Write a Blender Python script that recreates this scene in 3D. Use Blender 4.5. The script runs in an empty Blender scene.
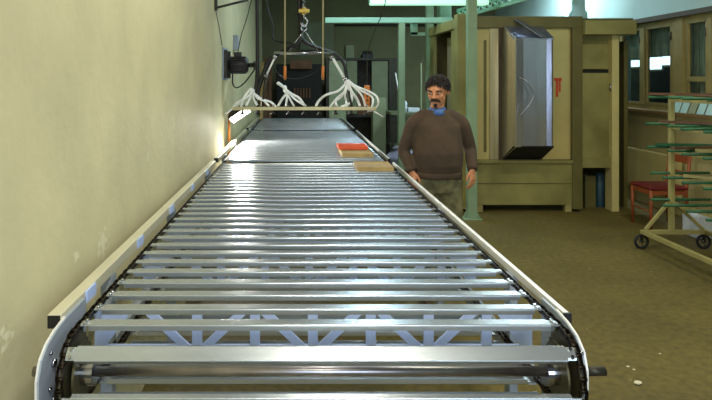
import bpy, bmesh, math, random
from mathutils import Vector, Matrix
random.seed(7)
C = bpy.context.scene.collection
PI = math.pi
F = 600.0
CAMZ = 1.7

def P(x, y, D):                     # a point of the place, from its direction and its distance down the hall
    return Vector(((x - 297.5) / F * D, D, CAMZ - (y - 79.0) / F * D))

# ------------------------------------------------------------------ materials
def lin(c):
    return tuple(((v / 255.0) / 12.92 if v / 255.0 <= 0.04045 else ((v / 255.0 + 0.055) / 1.055) ** 2.4) for v in c) + (1.0,)

def mat(name, col, rough=0.6, metal=0.0, var=0.15, scale=8.0, bump=0.0, bscale=40.0, col2=None, stretch=None, spec=None):
    m = bpy.data.materials.new(name); m.use_nodes = True
    nt = m.node_tree; b = nt.nodes['Principled BSDF']
    b.inputs['Roughness'].default_value = rough; b.inputs['Metallic'].default_value = metal
    if spec is not None: b.inputs['Specular IOR Level'].default_value = spec
    tc = nt.nodes.new('ShaderNodeTexCoord'); mp = nt.nodes.new('ShaderNodeMapping')
    nt.links.new(tc.outputs['Object'], mp.inputs['Vector'])
    if stretch: mp.inputs['Scale'].default_value = stretch
    nz = nt.nodes.new('ShaderNodeTexNoise'); nz.inputs['Scale'].default_value = scale; nz.inputs['Detail'].default_value = 6
    nt.links.new(mp.outputs['Vector'], nz.inputs['Vector'])
    rp = nt.nodes.new('ShaderNodeValToRGB')
    a = lin(col)
    if col2 is None:
        lo = tuple(v * (1 - var) for v in a[:3]) + (1,); hi = tuple(min(1, v * (1 + var)) for v in a[:3]) + (1,)
    else:
        lo, hi = a, lin(col2)
    rp.color_ramp.elements[0].position = 0.32; rp.color_ramp.elements[0].color = lo
    rp.color_ramp.elements[1].position = 0.68; rp.color_ramp.elements[1].color = hi
    nt.links.new(nz.outputs['Fac'], rp.inputs['Fac']); nt.links.new(rp.outputs['Color'], b.inputs['Base Color'])
    if bump:
        n2 = nt.nodes.new('ShaderNodeTexNoise'); n2.inputs['Scale'].default_value = bscale; n2.inputs['Detail'].default_value = 5
        nt.links.new(mp.outputs['Vector'], n2.inputs['Vector'])
        bp = nt.nodes.new('ShaderNodeBump'); bp.inputs['Strength'].default_value = bump; bp.inputs['Distance'].default_value = 0.01
        nt.links.new(n2.outputs['Fac'], bp.inputs['Height']); nt.links.new(bp.outputs['Normal'], b.inputs['Normal'])
    return m

def emis(name, col, strength):
    m = bpy.data.materials.new(name); m.use_nodes = True
    b = m.node_tree.nodes['Principled BSDF']
    b.inputs['Base Color'].default_value = lin(col)
    b.inputs['Emission Color'].default_value = lin(col); b.inputs['Emission Strength'].default_value = strength
    return m

def glass(name, col, rough=0.02, ior=1.45):
    m = bpy.data.materials.new(name); m.use_nodes = True
    b = m.node_tree.nodes['Principled BSDF']
    b.inputs['Base Color'].default_value = lin(col); b.inputs['Roughness'].default_value = rough
    b.inputs['Transmission Weight'].default_value = 1.0; b.inputs['IOR'].default_value = ior
    return m

M = {}
M['slat'] = mat('galvanised_slat', (172, 180, 184), 0.27, 0.72, 0.10, 3, 0.04, 60, stretch=(1, 6, 6))
M['steel'] = mat('bright_steel', (170, 172, 178), 0.22, 1.0, 0.1, 20)
M['shaft'] = mat('ground_shaft_steel', (176, 170, 172), 0.34, 1.0, 0.15, 12)
M['oily'] = mat('oily_chain_steel', (42, 34, 24), 0.38, 0.8, 0.5, 90)
M['sprocket'] = mat('dull_sprocket_steel', (105, 100, 72), 0.45, 0.8, 0.25, 14)
M['plate'] = mat('grey_painted_plate', (150, 160, 172), 0.42, 0.1, 0.08, 6)
M['lav'] = mat('pale_blue_paint', (176, 196, 240), 0.5, 0.0, 0.06, 9)
M['rail'] = mat('cream_rail_metal', (205, 200, 172), 0.45, 0.25, 0.1, 5, stretch=(1, .3, 1))
M['white_edge'] = mat('white_rail_paint', (225, 226, 222), 0.4, 0.1, 0.06, 5)
M['black'] = mat('black_plastic', (16, 15, 16), 0.5, 0, 0.3, 20)
M['bracket'] = mat('dark_steel', (60, 58, 50), 0.5, 0.6, 0.3, 20)
M['green'] = mat('pale_green_paint', (134, 160, 126), 0.5, 0, 0.1, 4)
M['mint'] = mat('mint_paint', (152, 200, 172), 0.5, 0, 0.08, 4)
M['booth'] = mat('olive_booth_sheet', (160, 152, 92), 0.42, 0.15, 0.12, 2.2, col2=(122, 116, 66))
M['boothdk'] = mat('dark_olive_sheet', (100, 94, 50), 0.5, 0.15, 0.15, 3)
M['boothin'] = mat('cream_booth_lining', (196, 180, 120), 0.3, 0.35, 0.12, 1.8)
M['stain'] = mat('stainless_sheet', (168, 172, 190), 0.26, 0.85, 0.12, 2.5, 0.15, 6, stretch=(3, 3, .5))
M['stainw'] = mat('warm_stainless_sheet', (198, 186, 150), 0.28, 0.7, 0.12, 3, stretch=(3, 3, .4))
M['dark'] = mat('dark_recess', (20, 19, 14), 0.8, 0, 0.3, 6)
M['red'] = mat('red_mark_paint', (190, 66, 30), 0.6, 0, 0.2, 12)
M['woodframe'] = mat('ochre_window_paint', (140, 128, 78), 0.5, 0, 0.14, 6)
M['lintel'] = mat('brown_lintel_paint', (62, 50, 24), 0.6, 0, 0.2, 6)
M['sill'] = mat('brown_sill', (120, 98, 60), 0.5, 0, 0.2, 7)
M['tan'] = mat('tan_board', (176, 148, 92), 0.65, 0, 0.14, 14)
M['orange'] = mat('orange_board', (226, 92, 44), 0.5, 0, 0.08, 9)
M['orangep'] = mat('orange_plastic', (214, 128, 50), 0.5, 0, 0.1, 9)
M['yellow'] = mat('yellow_paint', (222, 190, 84), 0.45, 0, 0.12, 14)
M['rope'] = mat('white_air_hose', (244, 247, 246), 0.5, 0, 0.08, 20)
M['beam'] = mat('beige_beam_metal', (190, 180, 138), 0.42, 0.3, 0.12, 8)
M['cart'] = mat('cream_cart_paint', (160, 150, 94), 0.5, 0, 0.12, 8)
M['garm'] = mat('green_rod_paint', (36, 92, 56), 0.5, 0, 0.25, 12)
M['brod'] = mat('brown_profile', (86, 56, 34), 0.5, 0, 0.25, 12)
M['chairwood'] = mat('red_brown_wood', (146, 74, 36), 0.5, 0, 0.2, 9)
M['seatred'] = mat('dark_red_vinyl', (104, 22, 24), 0.45, 0, 0.15, 9)
M['rubber'] = mat('black_rubber', (24, 24, 24), 0.7, 0, 0.2, 20)
M['tile'] = mat('pale_blue_sample', (176, 214, 214), 0.35, 0, 0.06, 6)
M['whitebox'] = mat('white_plastic', (205, 212, 222), 0.45, 0, 0.05, 6)
M['rad'] = mat('cream_radiator_paint', (198, 186, 126), 0.5, 0, 0.1, 3)
M['cup'] = mat('grey_green_cupboard', (104, 112, 84), 0.6, 0, 0.15, 4)
M['cuplt'] = mat('pale_green_door', (140, 150, 118), 0.55, 0, 0.12, 4)
M['brown'] = mat('brown_crate', (96, 64, 40), 0.7, 0, 0.25, 7)
M['blue'] = mat('blue_drum', (34, 66, 80), 0.5, 0, 0.1, 7)
M['greycloth'] = mat('grey_sack_cloth', (128, 126, 146), 0.85, 0, 0.15, 12, 0.3, 40)
M['skin'] = mat('skin', (206, 140, 98), 0.55, 0, 0.08, 14)
M['hair'] = mat('dark_hair', (26, 17, 13), 0.6, 0, 0.3, 60, 0.8, 120)
M['sweater'] = mat('brown_olive_knit', (84, 66, 50), 0.95, 0, 0.14, 9, 0.5, 160, col2=(68, 56, 44))
M['shirt'] = mat('blue_cotton', (70, 104, 160), 0.85, 0, 0.1, 12)
M['trouser'] = mat('khaki_cloth', (134, 128, 88), 0.9, 0, 0.2, 11, 0.3, 30, col2=(76, 74, 50))
M['shoe'] = mat('black_leather', (26, 22, 20), 0.45, 0, 0.2, 14)
M['eye'] = mat('eye_white', (190, 180, 170), 0.3, 0, 0.03, 10)
M['iris'] = mat('dark_iris', (30, 18, 12), 0.2, 0, 0.03, 10)
M['chip'] = mat('white_plaster_chip', (222, 214, 180), 0.8, 0, 0.1, 10)
M['lamp'] = emis('flood_glass', (255, 250, 235), 9)
M['tube'] = emis('fluorescent_tube', (178, 240, 200), 0.75)
M['tube2'] = emis('warm_fluorescent_tube', (255, 246, 214), 3.0)
M['blobglow'] = emis('bright_blob_glow', (190, 225, 255), 3.0)  # glow of the added panes behind the far window
M['glass'] = glass('window_glass', (210, 225, 220))
M['curtain'] = mat('dark_net_curtain', (205, 212, 196), 0.9, 0, 0.5, 5, stretch=(1, 9, .5))
M['night'] = mat('outside_wall', (40, 44, 48), 0.9, 0, 0.2, 2)

# plaster of the long wall: cream, blotchy, with a few flaked white scars
def wallmat():
    m = mat('cream_plaster', (206, 198, 158), 0.62, 0, 0.09, 2.0, 0.3, 16, spec=0.25)
    nt = m.node_tree; b = nt.nodes['Principled BSDF']
    rp = [n for n in nt.nodes if n.type == 'VALTORGB'][0]
    geo = nt.nodes.new('ShaderNodeTexCoord')
    sep = None
    last = rp.outputs['Color']
    for (y, z, r) in ((2.62, 0.97, 0.17), (2.30, 1.02, 0.09), (1.75, .95, .1), (3.4, 1.25, .08)):
        d = nt.nodes.new('ShaderNodeVectorMath'); d.operation = 'DISTANCE'
        d.inputs[1].default_value = (-0.85, y, z)
        nt.links.new(geo.outputs['Object'], d.inputs[0])
        n = nt.nodes.new('ShaderNodeTexNoise'); n.inputs['Scale'].default_value = 38; n.inputs['Detail'].default_value = 4
        nt.links.new(geo.outputs['Object'], n.inputs['Vector'])
        mr = nt.nodes.new('ShaderNodeMapRange'); mr.inputs['From Min'].default_value = 0; mr.inputs['From Max'].default_value = r
        mr.inputs['To Min'].default_value = 0.30; mr.inputs['To Max'].default_value = -0.25
        nt.links.new(d.outputs['Value'], mr.inputs['Value'])
        ad = nt.nodes.new('ShaderNodeMath'); ad.operation = 'ADD'
        nt.links.new(n.outputs['Fac'], ad.inputs[0]); nt.links.new(mr.outputs['Result'], ad.inputs[1])
        th = nt.nodes.new('ShaderNodeMapRange'); th.inputs['From Min'].default_value = 0.62; th.inputs['From Max'].default_value = 0.72
        nt.links.new(ad.outputs['Value'], th.inputs['Value'])
        mx = nt.nodes.new('ShaderNodeMix'); mx.data_type = 'RGBA'
        nt.links.new(th.outputs['Result'], mx.inputs['Factor']); nt.links.new(last, mx.inputs['A'])
        mx.inputs['B'].default_value = lin((222, 216, 184))
        last = mx.outputs['Result']
    nt.links.new(last, b.inputs['Base Color'])
    return m
M['wall'] = wallmat()
M['wallR'] = mat('pale_blue_white_plaster', (176, 206, 206), 0.7, 0, 0.08, 1.5, 0.15, 12)
M['wallRlow'] = mat('olive_plaster', (182, 172, 122), 0.7, 0, 0.12, 1.5, 0.15, 12)
M['wallB'] = mat('dull_green_plaster', (104, 104, 72), 0.75, 0, 0.18, 1.2)
M['ceil'] = mat('dark_ceiling_boards', (58, 54, 44), 0.85, 0, 0.2, 1.5)

def floormat():
    m = mat('worn_olive_concrete', (106, 95, 52), 0.62, 0, 0.16, 1.3, 0.35, 26, spec=0.3)
    nt = m.node_tree; b = nt.nodes['Principled BSDF']
    rp = [n for n in nt.nodes if n.type == 'VALTORGB'][0]
    tc = nt.nodes.new('ShaderNodeTexCoord')
    n = nt.nodes.new('ShaderNodeTexNoise'); n.inputs['Scale'].default_value = 22; n.inputs['Detail'].default_value = 8
    nt.links.new(tc.outputs['Object'], n.inputs['Vector'])
    r2 = nt.nodes.new('ShaderNodeValToRGB'); r2.color_ramp.elements[0].position = .3; r2.color_ramp.elements[1].position = .75
    r2.color_ramp.elements[0].color = (.72, .72, .72, 1); r2.color_ramp.elements[1].color = (1.25, 1.25, 1.2, 1)
    nt.links.new(n.outputs['Fac'], r2.inputs['Fac'])
    mx = nt.nodes.new('ShaderNodeMix'); mx.data_type = 'RGBA'; mx.blend_type = 'MULTIPLY'; mx.inputs['Factor'].default_value = 1
    nt.links.new(rp.outputs['Color'], mx.inputs['A']); nt.links.new(r2.outputs['Color'], mx.inputs['B'])
    # pale specks ground into the concrete
    v = nt.nodes.new('ShaderNodeTexVoronoi'); v.inputs['Scale'].default_value = 5.5
    nt.links.new(tc.outputs['Object'], v.inputs['Vector'])
    th = nt.nodes.new('ShaderNodeMapRange'); th.inputs['From Min'].default_value = 0.05; th.inputs['From Max'].default_value = 0.025
    nt.links.new(v.outputs['Distance'], th.inputs['Value'])
    m2 = nt.nodes.new('ShaderNodeMix'); m2.data_type = 'RGBA'
    nt.links.new(th.outputs['Result'], m2.inputs['Factor']); nt.links.new(mx.outputs['Result'], m2.inputs['A'])
    m2.inputs['B'].default_value = lin((170, 160, 110))
    nt.links.new(m2.outputs['Result'], b.inputs['Base Color'])
    return m
M['floor'] = floormat()

# ------------------------------------------------------------------ mesh helpers
def nb(): return bmesh.new()

def box(bm, x0, x1, y0, y1, z0, z1, bev=0.0):
    vs = [bm.verts.new((x, y, z)) for z in (z0, z1) for y in (y0, y1) for x in (x0, x1)]
    fs = [(0, 2, 3, 1), (4, 5, 7, 6), (0, 1, 5, 4), (2, 6, 7, 3), (0, 4, 6, 2), (1, 3, 7, 5)]
    faces = [bm.faces.new([vs[i] for i in f]) for f in fs]
    if bev:
        es = list({e for f in faces for e in f.edges})
        bmesh.ops.bevel(bm, geom=es, offset=bev, segments=2, affect='EDGES', profile=0.5)
    return bm

def frame_of(d):
    d = d.normalized()
    u = d.cross(Vector((0, 0, 1)))
    if u.length < 1e-3: u = d.cross(Vector((0, 1, 0)))
    u.normalize(); v = d.cross(u).normalized()
    return u, v

def ring(bm, c, u, v, ru, rv, n):
    return [bm.verts.new(c + u * (math.cos(2 * PI * i / n) * ru) + v * (math.sin(2 * PI * i / n) * rv)) for i in range(n)]

def skinrings(bm, rings, smooth=True):
    for a, b in zip(rings, rings[1:]):
        n = len(a)
        for i in range(n):
            f = bm.faces.new((a[i], a[(i + 1) % n], b[(i + 1) % n], b[i])); f.smooth = smooth
    bm.faces.new(list(reversed(rings[0]))); bm.faces.new(rings[-1])

def tube(bm, pts, r, n=10, smooth=True):
    pts = [Vector(p) for p in pts]; rs = r if isinstance(r, (list, tuple)) else [r] * len(pts)
    rings = []; u = None
    for i, p in enumerate(pts):
        d = (pts[min(i + 1, len(pts) - 1)] - pts[max(i - 1, 0)]).normalized()
        if u is None: u, v = frame_of(d)
        else:
            u = (u - d * u.dot(d)).normalized(); v = d.cross(u).normalized()
        rings.append(ring(bm, p, u, v, rs[i], rs[i], n))
    skinrings(bm, rings, smooth)
    return bm

def spline(pts, k=6):
    pts = [Vector(p) for p in pts]; out = []
    for i in range(len(pts) - 1):
        p0 = pts[max(i - 1, 0)]; p1 = pts[i]; p2 = pts[i + 1]; p3 = pts[min(i + 2, len(pts) - 1)]
        for j in range(k):
            t = j / k
            out.append(0.5 * ((2 * p1) + (-p0 + p2) * t + (2 * p0 - 5 * p1 + 4 * p2 - p3) * t * t + (-p0 + 3 * p1 - 3 * p2 + p3) * t ** 3))
    out.append(pts[-1]); return out

def bar(bm, a, b, w, h, up=Vector((0, 0, 1))):          # rectangular bar from a to b
    a = Vector(a); b = Vector(b); d = (b - a).normalized()
    s = d.cross(up)
    if s.length < 1e-3: s = Vector((1, 0, 0))
    s.normalize(); t = s.cross(d).normalized()
    R = [[bm.verts.new(p + s * (sx * w / 2) + t * (sz * h / 2)) for sx, sz in ((-1, -1), (1, -1), (1, 1), (-1, 1))] for p in (a, b)]
    skinrings(bm, R, False)
    return bm

def prism(bm, poly, axis, a0, a1):                      # poly in the two other axes, extruded along axis
    def pt(p, a):
        if axis == 'x': return (a, p[0], p[1])
        if axis == 'y': return (p[0], a, p[1])
        return (p[0], p[1], a)
    A = [bm.verts.new(pt(p, a0)) for p in poly]; B = [bm.verts.new(pt(p, a1)) for p in poly]
    skinrings(bm, [A, B], False)
    return bm

def ell(bm, c, rx, ry, rz, seg=20, rows=14, rot=None):
    c = Vector(c); R = rot or Matrix.Identity(3)
    rows_ = []
    for j in range(1, rows):
        ph = PI * j / rows
        rows_.append([bm.verts.new(c + R @ Vector((rx * math.sin(ph) * math.cos(2 * PI * i / seg), ry * math.sin(ph) * math.sin(2 * PI * i / seg), rz * math.cos(ph)))) for i in range(seg)])
    t = bm.verts.new(c + R @ Vector((0, 0, rz))); b = bm.verts.new(c + R @ Vector((0, 0, -rz)))
    for a, bb in zip(rows_, rows_[1:]):
        for i in range(seg):
            f = bm.faces.new((a[i], bb[i], bb[(i + 1) % seg], a[(i + 1) % seg])); f.smooth = True
    for i in range(seg):
        f = bm.faces.new((t, rows_[0][i], rows_[0][(i + 1) % seg])); f.smooth = True
        f = bm.faces.new((b, rows_[-1][(i + 1) % seg], rows_[-1][i])); f.smooth = True
    return bm

ORG = {}
def obj(name, bm, m, parent=None, label=None):
    off = ORG[parent.name] if parent else Vector((0, 0, 0))
    bmesh.ops.recalc_face_normals(bm, faces=bm.faces)
    bmesh.ops.translate(bm, verts=bm.verts, vec=-off)
    me = bpy.data.meshes.new(name); bm.to_mesh(me); bm.free()
    me.materials.append(M[m] if isinstance(m, str) else m)
    o = bpy.data.objects.new(name, me); C.objects.link(o)
    if parent: o.parent = parent
    ORG[o.name] = off.copy()
    if label: o['label'] = label
    return o

def thing(name, label, cat, loc, group=None):
    o = bpy.data.objects.new(name, None); C.objects.link(o); o.location = loc; o.empty_display_size = .1
    o['label'] = label; o['category'] = cat
    if group: o['group'] = group
    ORG[o.name] = Vector(loc); return o

def solo(name, bm, m, label, cat, group=None):
    o = obj(name, bm, m); o['label'] = label; o['category'] = cat
    # put the origin at the thing's base
    xs = [v.co for v in o.data.vertices]
    c = Vector((sum(v.x for v in xs) / len(xs), sum(v.y for v in xs) / len(xs), min(v.z for v in xs)))
    o.data.transform(Matrix.Translation(-c)); o.location = c
    if group: o['group'] = group
    return o

def struct(name, bm, m, parent=None):
    o = obj(name, bm, m, parent)
    if not parent: o['kind'] = 'structure'
    return o

# ------------------------------------------------------------------ the hall
XL, XR, YB, YF, ZC = -0.85, 4.75, 14.4, -2.0, 4.2
struct('floor', box(nb(), XL - .2, XR + .2, YF - .2, YB + .2, -.1, 0), 'floor')
struct('ceiling', box(nb(), XL - .2, XR + .2, YF - .2, YB + .2, ZC, ZC + .1), 'ceil')
struct('wall_left', box(nb(), XL - .2, XL, YF - .2, YB + .2, 0, ZC), 'wall')
struct('wall_back', box(nb(), XL, XR, YB, YB + .2, 0, ZC), 'wallB')
b = nb(); FX0, FX1, FZ0, FZ1 = -.2, 2.6, 1.0, 2.6
box(b, XL, FX0, YF - .2, YF, 0, ZC); box(b, FX1, XR, YF - .2, YF, 0, ZC); box(b, FX0, FX1, YF - .2, YF, 0, FZ0); box(b, FX0, FX1, YF - .2, YF, FZ1, ZC)
struct('wall_front', b, 'wallB')
b = nb(); box(b, FX0, FX1, YF - .12, YF - .05, FZ0, FZ0 + .06); box(b, FX0, FX1, YF - .12, YF - .05, FZ1 - .06, FZ1)
for k in range(4): box(b, FX0 + (FX1 - FX0 - .06) * k / 3, FX0 + (FX1 - FX0 - .06) * k / 3 + .06, YF - .12, YF - .05, FZ0 + .06, FZ1 - .06)
wf = struct('added_window_3', b, 'woodframe')  # added window out of view, put in to carry the cool fill
l = bpy.data.lights.new('cool_fill', 'AREA'); l.shape = 'RECTANGLE'; l.size = 2.7; l.size_y = 1.5; l.energy = 80; l.color = (.66, .80, 1)  # added cool fill from behind the camera, for bluish slat fronts
lo_ = bpy.data.objects.new('added_cool_fill', l); C.objects.link(lo_); lo_.location = ((FX0 + FX1) / 2, YF - .15, (FZ0 + FZ1) / 2); lo_.rotation_euler = (PI / 2, 0, 0)
# right wall with two window openings
WZ0, WZ1 = 1.29, 2.47
w1 = (7.58, 8.90); w2 = (5.70, 7.42)
b = nb()
box(b, XR, XR + .2, YF - .2, w2[0], 0, ZC)
box(b, XR, XR + .2, w2[1], w1[0], 0, ZC)
box(b, XR, XR + .2, w1[1], YB + .2, 0, ZC)
for w in (w1, w2):
    box(b, XR, XR + .2, w[0], w[1], WZ1, ZC)
    box(b, XR, XR + .2, w[0], w[1], 0, WZ0)
wr = struct('wall_right', b, 'wallR')
wr.data.materials.append(M['wallRlow'])
# the lower part is painted olive up to the sill
bm = bmesh.new(); bm.from_mesh(wr.data)
bmesh.ops.bisect_plane(bm, geom=bm.verts[:] + bm.edges[:] + bm.faces[:], plane_co=(0, 0, WZ0), plane_no=(0, 0, 1))
for f in bm.faces:
    if f.calc_center_median().z < WZ0: f.material_index = 1
bm.to_mesh(wr.data); bm.free()
struct('trim_1', box(nb(), XR - .05, XR, 5.4, 9.6, WZ1, WZ1 + .06), 'lintel')
struct('trim_2', box(nb(), XR - .13, XR, 5.4, 9.1, WZ0 - .04, WZ0, .004), 'sill')

struct('trim_3', box(nb(), XR - .005, XR + .1, 7.40, 7.60, WZ0, WZ1), 'woodframe')

def window(name, y0, y1, mull, transom=None):
    fx0, fx1 = XR + .02, XR + .09; t = .06
    b = nb()
    box(b, fx0, fx1, y0, y1, WZ0, WZ0 + t); box(b, fx0, fx1, y0, y1, WZ1 - t, WZ1)
    box(b, fx0, fx1, y0, y0 + t, WZ0 + t, WZ1 - t); box(b, fx0, fx1, y1 - t, y1, WZ0 + t, WZ1 - t)
    for my in mull: box(b, fx0 - .02, fx1, my - .045, my + .045, WZ0 + t, WZ1 - t)
    if transom:
        for (ta, tb) in transom: box(b, fx0 - .01, fx1, ta, tb, 1.67, 1.73)
    w = struct(name, b, 'woodframe')
    # each casement's own inner sash
    ys = [y0 + t] + [v for my in mull for v in (my - .045, my + .045)] + [y1 - t]
    for i in range(0, len(ys), 2):
        a, c = ys[i], ys[i + 1]; s = nb(); q = .035
        box(s, fx0 - .005, fx1 - .02, a, a + q, WZ0 + t, WZ1 - t); box(s, fx0 - .005, fx1 - .02, c - q, c, WZ0 + t, WZ1 - t)
        box(s, fx0 - .005, fx1 - .02, a + q, c - q, WZ0 + t, WZ0 + t + q); box(s, fx0 - .005, fx1 - .02, a + q, c - q, WZ1 - t - q, WZ1 - t)
        sh = obj('sash', s, 'woodframe', w)
        obj('pane', box(nb(), XR + .045, XR + .05, a + q, c - q, WZ0 + t + q, WZ1 - t - q), 'glass', sh)
        obj('hinge', tube(nb(), [(fx0 - .015, a + .01, 2.2), (fx0 - .015, a + .01, 2.3)], .01, 8), 'bracket', sh)
    return w
window('window_1', w1[0], w1[1], [8.28])
window('window_2', w2[0], w2[1], [6.93, 6.2], [(6.98, 7.36), (6.26, 6.88)])
# net curtains behind the panes
def curtain(y0, y1, label, zc0=WZ0 + .01):
    b = nb(); n = 90; A = []; 
    for k in range(n + 1):
        y = y0 + (y1 - y0) * k / n
        x = XR + .15 + .014 * math.sin(k * 1.25) + .006 * math.sin(k * .4)
        A.append((b.verts.new((x, y, zc0)), b.verts.new((x, y, WZ1 - .01)), b.verts.new((x + .004, y, zc0)), b.verts.new((x + .004, y, WZ1 - .01))))
    for p, q in zip(A, A[1:]):
        b.faces.new((p[0], q[0], q[1], p[1])); b.faces.new((p[2], p[3], q[3], q[2]))
        b.faces.new((p[1], q[1], q[3], p[3])); b.faces.new((p[0], p[2], q[2], q[0]))
    b.faces.new((A[0][0], A[0][1], A[0][3], A[0][2])); b.faces.new((A[-1][0], A[-1][2], A[-1][3], A[-1][1]))
    solo('net_curtain', b, 'curtain', label, 'curtain')
curtain(w1[0] + .02, w1[1] - .02, 'short pleated curtain hanging in the top of the far window, next to the spray booth', 2.0)
curtain(w2[0] + .02, w2[1] - .02, 'long pleated curtain behind the near window, above the row of pale samples')

# ------------------------------------------------------------------ conveyors
TOP = CAMZ - .7345
CD, CR = 1.785, .12                 # front sprocket centre (distance) and chain radius
CZ = TOP - .135
PITCH = .1233
SX0, SX1 = -.625, .757

def slat_bm(y=0, z=0, ang=0.0, depth=.048):
    """inverted channel across the conveyor; ang turns it about the x axis; (y, z) is the middle of its outer face"""
    w = depth / 2; t = .003; h = .018; q = .004
    prof = [(-w, -h)] + [(-w + q - q * math.cos(a * PI / 8), -q + q * math.sin(a * PI / 8)) for a in range(5)] + [(w - q + q * math.sin(a * PI / 8), -q + q * math.cos(a * PI / 8)) for a in range(5)] + [(w, -h), (w - t, -h), (w - t, -t), (-w + t, -t), (-w + t, -h)]
    b = nb(); prism(b, prof, 'x', SX0, SX1)
    for (a0, a1) in ((SX0 - .026, SX0), (SX1, SX1 + .026)):
        tab = [(-w + .004, -.004), (-w + .010, -.001), (w - .010, -.001), (w - .004, -.004), (w - .004, -.007), (-w + .004, -.007)]
        prism(b, tab, 'x', a0, a1)
    R = Matrix.Rotation(ang, 4, 'X')
    bmesh.ops.transform(b, matrix=Matrix.Translation((0, y, z)) @ R, verts=b.verts)
    return b


def stadium(s, y0, y1, R, zc):
    """point and outward angle on the chain path; s=0 at the top above y0, growing along the top run to y1"""
    L = y1 - y0; per = 2 * L + 2 * PI * R; s %= per
    if s < L: return y0 + s, zc + R, 0.0
    s -= L
    if s < PI * R:
        a = s / R; return y1 + R * math.sin(a), zc + R * math.cos(a), -a
    s -= PI * R
    if s < L: return y1 - s, zc - R, -PI
    s -= L; a = s / R
    return y0 - R * math.sin(a), zc - R * math.cos(a), -PI - a

def chain_bm(x, y0, y1, R, zc):
    b = nb(); L = 2 * (y1 - y0) + 2 * PI * R; n = int(round(L / (PITCH / 4))); n -= n % 2
    for k in range(n):
        s = L * k / n
        ya, za, aa = stadium(s, y0, y1, R, zc); yb, zb, ab = stadium(s + L / n, y0, y1, R, zc)
        w = .009 if k % 2 else .0065
        for sx in (-1, 1):
            bar(b, (x + sx * w, ya, za), (x + sx * w, yb, zb), .0022, .017, Vector((0, math.sin(-aa), math.cos(aa))) if abs(math.sin(aa)) < .99 else Vector((0, 0, 1)).cross(Vector((1, 0, 0))))
        tube(b, [(x - .011, ya, za), (x + .011, ya, za)], .0062, 6)
    return b

def sprocket_bm(x, y, z, R, thick=.008):
    b = nb(); n = 24; poly = []
    for i in range(n * 2):
        r = R - .002 if i % 2 == 0 else R - .013
        a = PI * i / n; poly.append((y + r * math.cos(a), z + r * math.sin(a)))
    prism(b, poly, 'x', x - thick / 2, x + thick / 2)
    return b

def truss_bm(y, zt, zb):
    b = nb(); d = .012
    box(b, -.70, .81, y, y + d, zt - .012, zt); box(b, -.70, .81, y, y + d, zb, zb + .016)
    prism(b, [(-.70, zb + .016), (-.66, zb + .016), (-.575, zt - .012), (-.70, zt - .012)], 'y', y, y + d); prism(b, [(.81, zb + .016), (.77, zb + .016), (.685, zt - .012), (.81, zt - .012)], 'y', y, y + d)
    xs = [-.347 + .2 * k for k in range(6)]
    for k, x in enumerate([-.547] + xs):
        if k: box(b, x - .017, x + .017, y, y + d, zb + .014, zt - .01)
        if x + .2 < .7:
            a = (x + .03, x + .16) if k % 2 else (x + .16, x + .03)
            w = .02
            vs = []
            for yy in (y + .001, y + d - .001):
                vs.append([b.verts.new(p) for p in ((a[0] - w, yy, zb + .01), (a[0] + w, yy, zb + .01), (a[1] + w, yy, zt - .008), (a[1] - w, yy, zt - .008))])
            skinrings(b, vs, False)
    return b

def plate_poly(y0, back):
    return [(back, TOP + .005), (y0 + .20, TOP + .005), (y0 + .12, TOP - .003), (y0 + .06, TOP - .018), (y0 + .02, TOP - .045), (y0, TOP - .09),
            (y0, TOP - .14), (y0 + .02, TOP - .21), (y0 + .09, TOP - .29), (y0 + .22, TOP - .345), (back, TOP - .345)]

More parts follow.
